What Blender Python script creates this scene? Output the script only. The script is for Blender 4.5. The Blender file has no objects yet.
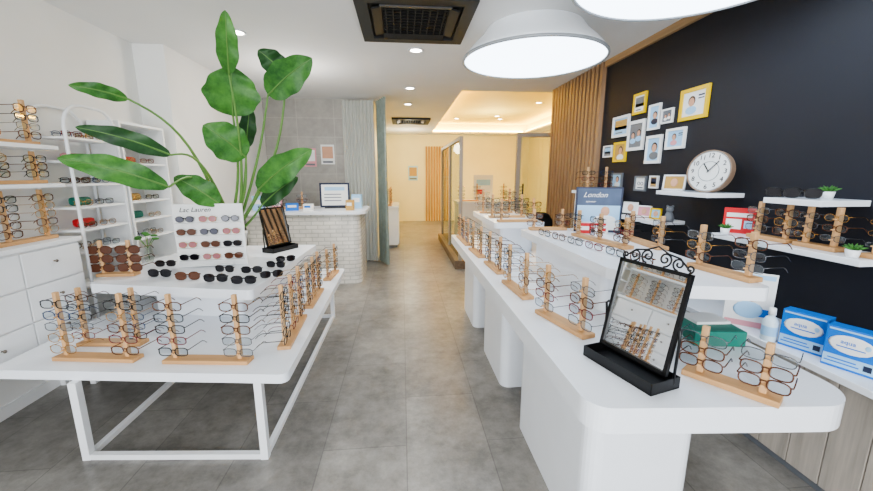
import bpy, bmesh, math, random
from mathutils import Vector, Matrix, Euler
random.seed(7)
SC = bpy.context.scene
C = SC.collection
PI = math.pi
CAMZ = 1.5
F = 370.0
TH = math.atan(71.5 / F)
PS = math.atan(34.5 / F * math.cos(TH))
XH = Vector((math.cos(PS), -math.sin(PS), 0))
FW = Vector((math.sin(PS) * math.cos(TH), math.cos(PS) * math.cos(TH), -math.sin(TH)))
UP = Vector((math.sin(PS) * math.sin(TH), math.cos(PS) * math.sin(TH), math.cos(TH)))
CAM = Vector((0, 0, CAMZ))
try:
    SC.view_settings.look = 'AgX - Medium High Contrast'
except Exception:
    pass

def ray(px, py):
    return XH * ((px - 436.5) / F) + UP * ((245.5 - py) / F) + FW
def on_z(px, py, z):
    r = ray(px, py); return CAM + r * ((z - CAMZ) / r.z)
def on_x(px, py, x):
    r = ray(px, py); return CAM + r * (x / r.x)
def on_y(px, py, y):
    r = ray(px, py); return CAM + r * (y / r.y)
def pix(p):
    d = p - CAM; k = d.dot(FW)
    return 436.5 + F * d.dot(XH) / k, 245.5 - F * d.dot(UP) / k

# ------------------------------------------------------------------ materials
def lin(c):
    return tuple(((v / 255) / 12.92 if v / 255 <= .04045 else ((v / 255 + .055) / 1.055) ** 2.4) for v in c) + (1,)
def sc(c, k):
    return tuple(min(1, v * k) for v in c[:3]) + (1,)
class NT:
    def __init__(s, name):
        s.m = bpy.data.materials.new(name); s.m.use_nodes = True
        s.t = s.m.node_tree; s.t.nodes.clear()
        s.out = s.n('ShaderNodeOutputMaterial')
    def n(s, typ, **kw):
        o = s.t.nodes.new(typ)
        for k, v in kw.items(): setattr(o, k, v)
        return o
    def l(s, a, b): s.t.links.new(a, b)
    def coords(s, scale=(1, 1, 1), rot=(0, 0, 0), kind='Object'):
        tc = s.n('ShaderNodeTexCoord'); mp = s.n('ShaderNodeMapping')
        mp.inputs['Scale'].default_value = scale; mp.inputs['Rotation'].default_value = rot
        s.l(tc.outputs[kind], mp.inputs['Vector']); return mp.outputs['Vector']
    def ramp(s, fac, c0, c1, p0=0., p1=1.):
        r = s.n('ShaderNodeValToRGB')
        r.color_ramp.elements[0].color = c0; r.color_ramp.elements[0].position = p0
        r.color_ramp.elements[1].color = c1; r.color_ramp.elements[1].position = p1
        s.l(fac, r.inputs['Fac']); return r.outputs['Color']
    def noise(s, vec, scale, detail=4, rough=.5):
        n = s.n('ShaderNodeTexNoise'); n.inputs['Scale'].default_value = scale
        n.inputs['Detail'].default_value = detail; n.inputs['Roughness'].default_value = rough
        s.l(vec, n.inputs['Vector']); return n.outputs['Fac']
    def pbr(s, col=None, rough=.5, metal=0, spec=.5, glow=0):
        p = s.n('ShaderNodeBsdfPrincipled')
        p.inputs['Roughness'].default_value = rough; p.inputs['Metallic'].default_value = metal
        p.inputs['Specular IOR Level'].default_value = spec
        if col is not None: s.l(col, p.inputs['Base Color'])
        if glow:
            s.l(col, p.inputs['Emission Color']); p.inputs['Emission Strength'].default_value = glow
        s.l(p.outputs['BSDF'], s.out.inputs['Surface']); return p

def M(name, col, rough=.5, metal=0, var=.05, scale=6, spec=.5, glow=0):
    t = NT(name); c = lin(col)
    t.pbr(t.ramp(t.noise(t.coords(), scale), sc(c, 1 - var), sc(c, 1 + var), .3, .7), rough, metal, spec, glow)
    return t.m
def wood(name, col, axis='z', dark=.75, rough=.5, scale=1.0):
    t = NT(name); c = lin(col)
    s = {'x': (2, 30, 30), 'y': (30, 2, 30), 'z': (30, 30, 2)}[axis]
    v = t.coords(tuple(q * scale for q in s))
    t.pbr(t.ramp(t.noise(v, 1.0, 6, .6), sc(c, dark), sc(c, 1.12), .3, .7), rough)
    return t.m
def emis(name, col, strength):
    t = NT(name); e = t.n('ShaderNodeEmission')
    c = lin(col)
    t.l(t.ramp(t.noise(t.coords(), 3), sc(c, .97), c, .3, .7), e.inputs['Color'])
    e.inputs['Strength'].default_value = strength
    t.l(e.outputs['Emission'], t.out.inputs['Surface']); return t.m
def glassy(name, tint, gloss=.1, rough=.02, kind='ShaderNodeBsdfGlossy'):
    t = NT(name); a = t.n('ShaderNodeBsdfTransparent'); b = t.n(kind); m = t.n('ShaderNodeMixShader')
    c = lin(tint)
    col = t.ramp(t.noise(t.coords(), 2), sc(c, .96), c, .3, .7)
    if kind == 'ShaderNodeBsdfGlossy':
        t.l(col, a.inputs['Color']); b.inputs['Roughness'].default_value = rough
    else: t.l(col, b.inputs['Color'])
    m.inputs['Fac'].default_value = gloss
    t.l(a.outputs[0], m.inputs[1]); t.l(b.outputs[0], m.inputs[2]); t.l(m.outputs[0], t.out.inputs['Surface']); return t.m

def floor_mat():
    t = NT('floor_vinyl'); v = t.coords((1, 1, 1))
    n1 = t.noise(v, 2.2, 8, .62); n2 = t.noise(v, 11, 9, .78)
    a = t.n('ShaderNodeMix', data_type='FLOAT'); a.inputs[0].default_value = .5
    t.l(n1, a.inputs[2]); t.l(n2, a.inputs[3])
    base = t.ramp(a.outputs[0], lin((96, 93, 89)), lin((158, 154, 148)), .34, .66)
    br = t.n('ShaderNodeTexBrick'); br.inputs['Scale'].default_value = 1
    br.inputs['Brick Width'].default_value = .92; br.inputs['Row Height'].default_value = .46
    br.inputs['Mortar Size'].default_value = .003; br.inputs['Bias'].default_value = 0
    br.inputs['Color1'].default_value = (1.05, 1.05, 1.04, 1); br.inputs['Color2'].default_value = (.89, .89, .89, 1)
    br.inputs['Mortar'].default_value = (.66, .66, .66, 1)
    v2 = t.coords((1, 1, 1), (0, 0, PI / 2)); t.l(v2, br.inputs['Vector'])
    mx = t.n('ShaderNodeMix', data_type='RGBA', blend_type='MULTIPLY'); mx.inputs[0].default_value = 1
    t.l(base, mx.inputs[6]); t.l(br.outputs['Color'], mx.inputs[7])
    t.pbr(mx.outputs[2], .3, 0, .45); return t.m
def tile_mat(name, c1, c2, mortar, w, h, plane='xz', rough=.35, off=.5):
    t = NT(name); tc = t.n('ShaderNodeTexCoord'); sp = t.n('ShaderNodeSeparateXYZ'); cb = t.n('ShaderNodeCombineXYZ')
    t.l(tc.outputs['Object'], sp.inputs[0])
    ad = t.n('ShaderNodeMath', operation='ADD'); t.l(sp.outputs['X'], ad.inputs[0]); t.l(sp.outputs['Y'], ad.inputs[1])
    t.l(ad.outputs[0], cb.inputs['X']); t.l(sp.outputs['Z'], cb.inputs['Y'])
    br = t.n('ShaderNodeTexBrick', offset=off); br.inputs['Scale'].default_value = 1
    br.inputs['Brick Width'].default_value = w; br.inputs['Row Height'].default_value = h
    br.inputs['Mortar Size'].default_value = .006
    br.inputs['Color1'].default_value = lin(c1); br.inputs['Color2'].default_value = lin(c2); br.inputs['Mortar'].default_value = lin(mortar)
    t.l(cb.outputs[0], br.inputs['Vector'])
    mx = t.n('ShaderNodeMix', data_type='RGBA', blend_type='MULTIPLY'); mx.inputs[0].default_value = 1
    t.l(br.outputs['Color'], mx.inputs[6]); t.l(t.ramp(t.noise(t.coords(), 5, 8, .65), (.84, .84, .84, 1), (1.08, 1.08, 1.08, 1), .35, .65), mx.inputs[7])
    t.pbr(mx.outputs[2], rough); return t.m
def leaf_mat(name, c0, c1):
    t = NT(name); v = t.coords()
    a = t.n('ShaderNodeMix', data_type='FLOAT'); a.inputs[0].default_value = .5
    t.l(t.noise(v, 4, 4), a.inputs[2]); t.l(t.noise(v, 22, 6, .7), a.inputs[3])
    t.pbr(t.ramp(a.outputs[0], lin(c0), lin(c1), .36, .64), .5); return t.m

WHITE = M('white_paint', (236, 237, 238), .45, var=.02)
LAQ = M('white_lacquer', (237, 240, 245), .22, var=.015)
METALW = M('white_powder_coat', (236, 237, 239), .35, var=.02)
WALLW = M('wall_plaster', (234, 233, 230), .7, var=.025, scale=2)
CEIL = M('ceiling_paint', (230, 229, 227), .8, var=.02, scale=1.5)
SHADE = M('lamp_shade_added_glow', (232, 236, 240), .5, var=.02, glow=.2)  # weak emission added to brighten the shade, in place of light passing through
RIMG = M('lamp_rim_grey', (170, 174, 178), .4, var=.02)
WARMW = M('warm_plaster', (240, 230, 186), .7, var=.03, scale=2)
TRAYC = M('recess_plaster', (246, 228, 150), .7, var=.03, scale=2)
BLACKW = M('black_wall_paint', (26, 28, 38), .62, var=.08, scale=3)
BLK = M('black_metal', (18, 18, 20), .35, var=.1)
BLKM = M('black_matte', (17, 17, 17), .6, var=.1)
GRILL = M('dark_grey_plastic', (34, 35, 36), .5, var=.08)
WOODP = wood('beech_wood', (208, 166, 120), 'z', .82)
WOODB = wood('beech_wood_plank', (198, 154, 106), 'x', .82)
SLATW = wood('slat_wood', (168, 136, 106), 'z', .75)
SLATD = wood('slat_backing_wood', (86, 70, 57), 'z', .75)
SLATB = wood('far_slat_wood', (200, 156, 88), 'z', .75)
CLAD = wood('ash_cladding', (190, 181, 170), 'z', .68, .55, .8)
TRIMW = wood('trim_wood', (180, 148, 110), 'y', .8)
PLAT = wood('platform_wood', (122, 100, 78), 'y', .7)
TAN = M('grey_beige_frame', (164, 154, 140), .45, var=.04)
FLOOR = floor_mat()
GTILE = tile_mat('grey_wall_tile', (172, 168, 161), (164, 160, 154), (182, 178, 171), .6, .3, off=0, rough=.45)
STILE = tile_mat('white_subway_tile', (228, 223, 214), (219, 214, 205), (194, 190, 180), .16, .055, rough=.25)
CURT = M('grey_green_curtain', (136, 147, 139), .85, var=.12, scale=10)
SHEER = glassy('sheer_fabric', (220, 222, 215), .7, kind='ShaderNodeBsdfDiffuse')
MIRR = M('mirror_silver', (242, 244, 244), .02, 1, var=.005)
LENS = glassy('clear_lens', (232, 238, 242), .14)
GLASS = glassy('clear_glass', (240, 244, 240), .06)
DLENS = M('dark_lens', (24, 22, 28), .06, var=.1)
GLENS = M('grey_lens', (92, 92, 104), .08, var=.1)
BLENS = M('brown_lens', (96, 60, 44), .08, var=.15)
PLENS = M('pink_lens', (170, 112, 118), .08, var=.1)
LAMP = emis('lamp_diffuser_glow', (224, 239, 255), 6.0)
DOWN = emis('downlight_glow', (255, 246, 230), 30.0)
COVE = emis('warm_led_strip', (255, 204, 84), 85.0)
LEAF = leaf_mat('leaf_green', (38, 90, 34), (88, 146, 62))
LEAFD = leaf_mat('leaf_dark_green', (24, 58, 30), (52, 96, 46))
STEM = M('stem_green', (104, 144, 74), .5, var=.12)
TEALB = M('teal_card', (36, 122, 106), .5)
NAVY = M('navy_print', (36, 44, 70), .5)
SLATE = M('slate_print', (72, 88, 116), .5, var=.2, scale=9)
RED = M('red_print', (206, 40, 44), .5)
BLUE = M('blue_print', (30, 116, 208), .4)
SKYB = M('pale_blue_print', (164, 206, 238), .4)
PALEB = M('pale_bottle_plastic', (214, 230, 238), .35)
PINK = M('pink_print', (222, 156, 164), .5)
PAPER = M('paper_white', (238, 238, 236), .6, var=.01)
YEL = M('yellow_frame_paint', (236, 198, 30), .4)
GREYF = M('grey_print', (116, 120, 126), .5)
SKIN = M('portrait_tone', (212, 164, 136), .6)
HAIR = M('portrait_hair', (52, 40, 36), .6)
GOLDP = M('ochre_print', (194, 156, 90), .5)
BROWN = wood('clock_wood', (146, 122, 102), 'z', .88)
CLKF = M('clock_dial', (222, 222, 220), .5, var=.03)
TERRA = M('white_pot', (222, 220, 216), .5)
MGOLD = M('gold_metal', (188, 142, 76), .25, .9)
HANDL = M('brushed_handle', (120, 112, 102), .35, .8)
TORT = M('tortoiseshell', (92, 54, 32), .25, var=.5, scale=60)
FBLK = M('black_acetate', (20, 18, 20), .25)
FCLR = M('grey_metal_rim', (112, 114, 118), .25, .8)
FRED = M('wine_acetate', (112, 34, 40), .25)
FBLU = M('navy_acetate', (36, 58, 98), .25)

# ------------------------------------------------------------------ mesh builder
class MB:
    def __init__(s): s.bm = bmesh.new()
    def box(s, c, size, rot=(0, 0, 0), bev=0):
        Mx = Matrix.Translation(Vector(c)) @ Euler(rot).to_matrix().to_4x4() @ Matrix.Diagonal((size[0], size[1], size[2], 1))
        r = bmesh.ops.create_cube(s.bm, size=1, matrix=Mx)
        if bev:
            es = list({e for v in r['verts'] for e in v.link_edges})
            bmesh.ops.bevel(s.bm, geom=es, offset=bev, segments=2, affect='EDGES', profile=.5)
        return s
    def span(s, a, b, bev=0):
        c = [(a[i] + b[i]) / 2 for i in range(3)]; z = [abs(b[i] - a[i]) for i in range(3)]
        return s.box(c, z, bev=bev)
    def bar(s, p0, p1, w, h, bev=0):
        p0 = Vector(p0); p1 = Vector(p1); d = p1 - p0
        return s.box((p0 + p1) / 2, (d.length, w, h), (0, 0, math.atan2(d.y, d.x)), bev)
    def cyl(s, p0, p1, r0, r1=None, n=20):
        p0 = Vector(p0); p1 = Vector(p1); d = p1 - p0
        q = Vector((0, 0, 1)).rotation_difference(d.normalized()).to_matrix().to_4x4()
        bmesh.ops.create_cone(s.bm, cap_ends=True, segments=n, radius1=r0, radius2=r0 if r1 is None else r1, depth=d.length,
                              matrix=Matrix.Translation((p0 + p1) / 2) @ q)
        return s
    def ball(s, c, r, scale=(1, 1, 1), n=12):
        bmesh.ops.create_uvsphere(s.bm, u_segments=n, v_segments=max(6, n // 2 + 2), radius=r,
                                  matrix=Matrix.Translation(Vector(c)) @ Matrix.Diagonal((scale[0], scale[1], scale[2], 1)))
        return s
    def prism(s, poly, z0, z1, mat4=None):
        T = mat4 or Matrix.Identity(4)
        lo = [s.bm.verts.new(T @ Vector((x, y, z0))) for x, y in poly]
        hi = [s.bm.verts.new(T @ Vector((x, y, z1))) for x, y in poly]
        s.bm.faces.new(lo[::-1]); s.bm.faces.new(hi)
        for i in range(len(poly)):
            j = (i + 1) % len(poly); s.bm.faces.new((lo[i], lo[j], hi[j], hi[i]))
        return s
    def tube(s, pts, r, n=6, closed=False):
        pts = [Vector(p) for p in pts]; N = len(pts); rings = []; u = None
        for i, p in enumerate(pts):
            if closed: t = pts[(i + 1) % N] - pts[i - 1]
            else: t = pts[min(i + 1, N - 1)] - pts[max(i - 1, 0)]
            t.normalize()
            if u is None:
                ref = Vector((0, 0, 1)) if abs(t.z) < .8 else Vector((1, 0, 0))
                u = t.cross(ref).normalized()
            else:
                u = (u - t * u.dot(t)).normalized()
            w = t.cross(u); rr = r[i] if isinstance(r, (list, tuple)) else r
            rings.append([s.bm.verts.new(p + (u * math.cos(2 * PI * k / n) + w * math.sin(2 * PI * k / n)) * rr) for k in range(n)])
        for i in range(N if closed else N - 1):
            a = rings[i]; b = rings[(i + 1) % N]
            for k in range(n): s.bm.faces.new((a[k], a[(k + 1) % n], b[(k + 1) % n], b[k]))
        if not closed:
            s.bm.faces.new(rings[0][::-1]); s.bm.faces.new(rings[-1])
        return s
    def lathe(s, prof, n=28, c=(0, 0, 0)):
        c = Vector(c); rings = []
        for r, z in prof:
            rings.append([s.bm.verts.new(c + Vector((r * math.cos(2 * PI * k / n), r * math.sin(2 * PI * k / n), z))) for k in range(n)])
        for a, b in zip(rings, rings[1:]):
            for k in range(n): s.bm.faces.new((a[k], a[(k + 1) % n], b[(k + 1) % n], b[k]))
        return s
    def grid(s, rows):
        vs = [[s.bm.verts.new(p) for p in r] for r in rows]
        for a, b in zip(vs, vs[1:]):
            for k in range(len(a) - 1): s.bm.faces.new((a[k], a[k + 1], b[k + 1], b[k]))
        return s
    def mesh(s, name, mat, smooth=False):
        bmesh.ops.recalc_face_normals(s.bm, faces=s.bm.faces[:])
        me = bpy.data.meshes.new(name); s.bm.to_mesh(me); s.bm.free()
        me.materials.append(mat)
        if smooth:
            for p in me.polygons: p.use_smooth = True
        return me
    def build(s, name, mat, parent=None, smooth=False, world=False):
        me = s.mesh(name, mat, smooth)
        return put(name, me, parent, world)

def put(name, me, parent=None, world=False):
    o = bpy.data.objects.new(name, me); C.objects.link(o)
    if parent is not None:
        if world:
            P = root_matrix(parent); me.transform(P.inverted())
        o.parent = parent
    return o
def root_matrix(o):
    Mx = Matrix.Translation(o.location) @ o.rotation_euler.to_matrix().to_4x4() @ Matrix.Diagonal((*o.scale, 1))
    if o.parent: return root_matrix(o.parent) @ Mx
    return Mx
def rpoly(pts, r, n=6):
    out = []; N = len(pts)
    for i, p in enumerate(pts):
        p = Vector(p); a = (Vector(pts[i - 1]) - p).normalized(); b = (Vector(pts[(i + 1) % N]) - p).normalized()
        rr = r[i] if isinstance(r, (list, tuple)) else r
        ang = a.angle(b); d = rr / math.tan(ang / 2)
        s0 = p + a * d; s1 = p + b * d; c = p + (a + b).normalized() * (rr / math.sin(ang / 2))
        v0 = s0 - c; v1 = s1 - c
        a0 = math.atan2(v0.y, v0.x); da = math.atan2(v1.y, v1.x) - a0
        while da > PI: da -= 2 * PI
        while da < -PI: da += 2 * PI
        for k in range(n + 1):
            t = a0 + da * k / n; out.append((c.x + rr * math.cos(t), c.y + rr * math.sin(t)))
    return out
def rrect(x0, y0, x1, y1, r, n=6):
    return rpoly([(x0, y0), (x1, y0), (x1, y1), (x0, y1)], r, n)
def tag(o, label, cat, group=None):
    o['label'] = label; o['category'] = cat
    if group: o['group'] = group
    return o
def thing(name, label, cat, loc=(0, 0, 0), rz=0, group=None, rx=0):
    o = bpy.data.objects.new(name, None); C.objects.link(o); o.empty_display_size = .05
    o.location = loc; o.rotation_euler = (rx, 0, rz)
    return tag(o, label, cat, group)
def struct(o):
    o['kind'] = 'structure'; return o
def lettering(txt, size, mat, parent, loc, rot, name='lettering', shear=0):
    cu = bpy.data.curves.new('lettering', 'FONT'); cu.body = txt; cu.size = size; cu.align_x = 'CENTER'; cu.align_y = 'CENTER'
    cu.extrude = .0006; cu.shear = shear; cu.resolution_u = 3
    tmp = bpy.data.objects.new('lettering_curve', cu); C.objects.link(tmp)
    dg = bpy.context.evaluated_depsgraph_get()
    me = bpy.data.meshes.new_from_object(tmp.evaluated_get(dg))
    bpy.data.objects.remove(tmp)
    me.materials.clear(); me.materials.append(mat)
    o = bpy.data.objects.new(name, me); C.objects.link(o); o.parent = parent
    o.location = loc; o.rotation_euler = rot
    return o

# ------------------------------------------------------------------ setting
CZ = 2.7; XR = 2.25; XL = -2.5; YS = 4.0
struct(MB().span((-3, -2.6, -.06), (4.2, 12.2, 0)).build('floor', FLOOR))
cb = MB()
tx0, tx1, ty0, ty1 = .9, 3.7, 5.7, 11.4
cb.span((-3, -2.6, CZ), (4.2, ty0, CZ + .05)); cb.span((-3, ty1, CZ), (4.2, 12.2, CZ + .05))
cb.span((-3, ty0, CZ), (tx0, ty1, CZ + .05)); cb.span((tx1, ty0, CZ), (4.2, ty1, CZ + .05))
struct(cb.build('ceiling', CEIL))
struct(MB().span((tx0 - .2, ty0 - .2, 2.98), (tx1 + .2, ty1 + .2, 3.03)).build('ceiling_tray', TRAYC))
tb = MB()
tb.span((tx0 - .2, ty0 - .2, CZ + .05), (tx0 - .15, ty1 + .2, 2.98)); tb.span((tx1 + .15, ty0 - .2, CZ + .05), (tx1 + .2, ty1 + .2, 2.98))
tb.span((tx0 - .15, ty0 - .2, CZ + .05), (tx1 + .15, ty0 - .15, 2.98)); tb.span((tx0 - .15, ty1 + .15, CZ + .05), (tx1 + .15, ty1 + .2, 2.98))
struct(tb.build('trim_1', TRAYC))
struct(MB().span((XR, -2.6, 0), (XR + .1, 4.13, CZ)).build('wall_right', BLACKW))
struct(MB().span((XR, 4.13, 0), (XR + .1, 5.6, CZ)).build('wall_right_slats', SLATD))
sl = MB(); y = 4.15
while y < 5.56:
    sl.span((XR - .045, y, 0), (XR, y + .055, CZ)); y += .095
struct(sl.build('trim_2', SLATW))
struct(MB().span((XR - .035, -2.6, CZ - .06), (XR, 4.13, CZ)).build('trim_3', TRIMW))
struct(MB().span((XL - .1, -2.6, 0), (XL, YS, CZ)).build('wall_left', WALLW))
struct(MB().span((XL - .1, YS, 0), (-2.22, 6.6, CZ)).build('wall_left_back', WALLW))
struct(MB().span((-2.22, 6.5, 0), (-.45, 6.6, CZ)).build('wall_back_tiled', GTILE))
struct(MB().span((-.55, 6.6, 0), (-.45, 12, CZ)).build('wall_corridor', WARMW))
struct(MB().span((-.55, 12, 0), (4.2, 12.1, CZ)).build('wall_back', WARMW))
struct(MB().span((4.1, 5.6, 0), (4.2, 12, CZ)).build('wall_far_right', WARMW))
struct(MB().span((XR + .1, 5.5, 0), (4.2, 5.6, CZ)).build('wall_return', WARMW))
bs = MB(); y = .75
while y < 1.45:
    bs.span((y, 11.95, 0), (y + .05, 12, 2.35)); y += .085
struct(bs.build('trim_4', SLATB))
cl = MB(); y = -1.2
while y < 2.35:
    cl.span((1.95, y + .002, .04), (XR, y + .148, .61), bev=.003); y += .15
struct(cl.build('wall_right_cladding', CLAD))
struct(MB().span((1.965, -1.2, 0), (XR, 2.4, .04)).build('baseboard_right', GREYF))
struct(MB().span((XL, -2.6, 0), (XL + .015, YS, .08)).build('baseboard_left', WHITE))
# glazed room with platform
struct(MB().span((.82, 5.7, 0), (4.1, 8.5, .14), bev=.008).build('trim_5', PLAT))
gw = struct(bpy.data.objects.new('window_1', None)); C.objects.link(gw); gw.location = (.9, 7.1, .14)
for yy in (5.75, 7.05, 8.4):
    MB().span((.88, yy - .025, .14), (.93, yy + .025, 2.06)).build('window_frame', TAN, gw, world=True)
MB().span((.88, 5.775, 2.01), (.93, 8.375, 2.06)).build('window_frame', TAN, gw, world=True)
MB().span((.9, 5.775, .14), (.91, 7.025, 2.01)).build('pane', GLASS, gw, world=True)
MB().span((.9, 7.075, .14), (.91, 8.375, 2.01)).build('pane', GLASS, gw, world=True)
dw = struct(bpy.data.objects.new('door_1', None)); C.objects.link(dw); dw.location = (2.05, 5.75, .14)
for xx in (1.8, 2.42):
    MB().span((xx - .03, 5.72, .14), (xx + .03, 5.79, 2.06)).build('door_frame', TAN, dw, world=True)
MB().span((1.77, 5.72, 2.06), (2.45, 5.79, 2.12)).build('door_frame', TAN, dw, world=True)
MB().span((1.83, 5.75, .2), (2.39, 5.76, 2.06)).build('pane', GLASS, dw, world=True)
MB().cyl((1.88, 5.71, .95), (1.88, 5.71, 1.35), .012).build('door_handle', BLK, dw, world=True)

def strip(a, b, label):
    tag(MB().span(a, b, bev=.004).build('led_strip', COVE), label, 'light strip', 'cove light strips')
strip((tx0 - .1, ty0, CZ + .052), (tx0 - .06, ty1, CZ + .08), 'warm cove light strip along the corridor side of ceiling recess')
strip((tx1 + .06, ty0, CZ + .052), (tx1 + .1, ty1, CZ + .08), 'warm cove light strip along the right side of ceiling recess')
strip((tx0, ty1 + .06, CZ + .052), (tx1, ty1 + .1, CZ + .08), 'warm cove light strip at the far end of ceiling recess')

# ------------------------------------------------------------------ curtains
def curtain(p0, p1, z0, z1, amp, waves, name, mat, label):
    p0 = Vector((*p0, 0)); p1 = Vector((*p1, 0)); d = p1 - p0; nrm = Vector((-d.y, d.x, 0)).normalized()
    N = waves * 8; rows = []
    for q in range(7):
        z = z0 + (z1 - z0) * q / 6
        rows.append([p0 + d * (i / N) + nrm * amp * (1.15 - .4 * q / 6) * math.sin(i / N * waves * 2 * PI + .35 * math.sin(q * .9 + i * .2)) + Vector((0, 0, z)) for i in range(N + 1)])
    tag(MB().grid(rows).build(name, mat, smooth=True), label, 'curtain')
curtain((-.40, 6.42), (-.24, 6.02), .02, 2.66, .035, 5, 'curtain', CURT, 'grey green pleated curtain hanging at the corridor entrance')
curtain((-.95, 6.4), (-.44, 6.36), .02, 2.66, .022, 9, 'sheer_curtain', SHEER, 'pale sheer pleated curtain behind the checkout counter')

# ------------------------------------------------------------------ eyeglasses
def loop(cx, hw, hh, e, n=20):
    out = []
    for k in range(n):
        a = 2 * PI * k / n; c, s_ = math.cos(a), math.sin(a)
        out.append(Vector((cx + hw * math.copysign(abs(c) ** (2 / e), c), 0, hh * math.copysign(abs(s_) ** (2 / e), s_))))
    return out
KINDS = {  # colour word, rim mat, lens mat, half width, half height, exponent, rim radius
    'black': ('black', FBLK, LENS, .030, .0195, 3.2, .0023),
    'tort': ('tortoiseshell', TORT, LENS, .029, .0205, 2.7, .0025),
    'gold': ('gold rimmed', MGOLD, LENS, .028, .022, 2.2, .0016),
    'grey': ('grey metal', FCLR, LENS, .030, .019, 3.0, .0017),
    'wine': ('wine red', FRED, LENS, .030, .0185, 2.8, .0022),
    'blue': ('navy blue', FBLU, LENS, .029, .021, 2.4, .0021),
    'sun': ('black', FBLK, DLENS, .032, .024, 2.7, .0035),
    'sunbrown': ('brown', TORT, BLENS, .032, .025, 2.4, .0035),
    'sungrey': ('grey lensed', FBLK, GLENS, .030, .025, 2.2, .0024),
    'sunpink': ('pink lensed', MGOLD, PLENS, .030, .025, 2.2, .002),
}
CACHE = {}
def gmesh(kind, folded):
    if (kind, folded) in CACHE: return CACHE[(kind, folded)]
    _, rm, lm, hw, hh, e, rr = KINDS[kind]
    cx = hw + .008
    b = MB()
    for s_ in (-1, 1): b.tube(loop(s_ * cx, hw, hh, e), rr, 5, True)
    b.tube([(-.011, 0, .006), (-.005, -.002, .010), (.005, -.002, .010), (.011, 0, .006)], rr, 5)
    for s_ in (-1, 1): b.tube([(s_ * (cx + hw - .002), 0, .011), (s_ * (cx + hw + .005), .003, .011)], rr * 1.1, 5)
    rim = b.mesh('rim', rm, True)
    ls = []
    for s_ in (-1, 1):
        b = MB(); b.bm.faces.new([b.bm.verts.new(p) for p in loop(s_ * cx, hw - .001, hh - .001, e)])
        ls.append(b.mesh('lens', lm))
    ts = []
    for s_ in (-1, 1):
        x = s_ * (cx + hw + .005); b = MB()
        if folded:
            yo = .008 if s_ < 0 else .015
            b.tube([(x, .004, .011), (x * .93, yo, .010), (x * .3, yo, .008), (-x * .6, yo, .004), (-x * .85, yo, -.010)], rr * .9, 5)
        else:
            b.tube([(x, .004, .011), (x * .99, .05, .010), (x * .96, .105, .008), (x * .94, .125, -.003), (x * .93, .14, -.018)], rr * .85, 5)
        ts.append(b.mesh('temple', rm, True))
    CACHE[(kind, folded)] = (rim, ls, ts)
    return CACHE[(kind, folded)]
def glasses(kind, loc, rz, label, group, s=1.08, folded=False, rx=0, parent=None):
    sun = kind.startswith('sun')
    r = thing('sunglasses' if sun else 'eyeglasses', label, 'sunglasses' if sun else 'eyeglasses', loc, rz, group, rx)
    r.scale = (s, s, s)
    rim, ls, ts = gmesh(kind, folded)
    put('rim', rim, r)
    for m in ls: put('lens', m, r)
    for m in ts: put('temple', m, r)
    return r

POSTS = {}
def post_mesh(h, levels, dz, z0):
    k = (round(h, 3), levels)
    if k not in POSTS:
        b = MB().box((0, 0, .022 + h / 2), (.022, .022, h), bev=.003)
        for i in range(levels): b.box((0, -.019, z0 + i * dz - .006), (.010, .02, .006))
        POSTS[k] = b.mesh('post', WOODP)
    return POSTS[k]
def stand(A, B, n, levels, h, label, desc, kinds, gs=1.05, cat='eyeglass stand', edge=.035, folded=False):
    d = B - A; L = max(d.length, .13); c = (A + B) / 2
    r = thing('eyeglass_stand', label, cat, c, math.atan2(d.y, d.x), 'wooden eyeglass stands')
    MB().box((0, 0, .011), (L, .075, .022), bev=.003).build('base', WOODB, r)
    xs = [0] if n == 1 else [-L / 2 + edge + (L - 2 * edge) * i / (n - 1) for i in range(n)]
    if n > 1: gs = min(gs, (xs[1] - xs[0]) / .163)
    dz = (h - .04) / levels; z0 = .022 + .04
    Rm = root_matrix(r)
    order = sorted(range(n), key=lambda i: pix(Rm @ Vector((xs[i], 0, .1)))[0])
    pn = {1: ['the only'], 2: ['left', 'right'], 3: ['left', 'middle', 'right']}[n]
    for j, i in enumerate(order):
        p = put('post', post_mesh(h, levels, dz, z0), r); p.location = (xs[i], 0, 0)
        for k in range(levels):
            lv = 'top' if k == levels - 1 else ['bottom', 'second', 'third', 'fourth', 'fifth'][k]
            kd = random.choice(kinds); cw = KINDS[kd][0]
            wl = Rm @ Vector((xs[i], -.0155 if not folded else -.032, z0 + k * dz))
            nm = 'sunglasses' if kd.startswith('sun') else 'eyeglasses'
            glasses(kd, wl, r.rotation_euler[2], '%s %s on the %s tier, %s post of %s' % (cw, nm, lv, pn[j], desc), 'eyeglasses on ' + desc, gs, folded)
    return r
MIX = ['black', 'tort', 'gold', 'black', 'tort', 'gold', 'grey', 'tort', 'wine', 'black', 'blue']

# ------------------------------------------------------------------ left display table
ZL, ZU = .50, .77
t = thing('display_table', 'low white display table on a white metal frame, left of aisle', 'table', (-1.35, 2.7, 0))
MB().prism(rpoly([(-2.16, 1.97), (-.60, 1.78), (-.63, 3.95), (-2.16, 3.95)], .04), ZL - .05, ZL).build('tabletop', LAQ, t, world=True)
fl, fr, bl_, brr = (-1.70, 1.90), (-.757, 1.82), (-1.70, 3.82), (-.757, 3.82)
for x, y in (fl, fr, bl_, brr): MB().span((x - .019, y - .019, 0), (x + .019, y + .019, ZL - .05)).build('leg', METALW, t, world=True)
for a, b in ((fl, fr), (bl_, brr), (fl, bl_), (fr, brr)):
    a = Vector((*a, .015)); b = Vector((*b, .015)); d = (b - a).normalized() * .019
    MB().bar(a + d, b - d, .03, .03).build('floor_rail', METALW, t, world=True)
t = thing('display_riser', 'white raised display platform standing on the low left table', 'display riser', (-1.5, 3, ZL))
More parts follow.
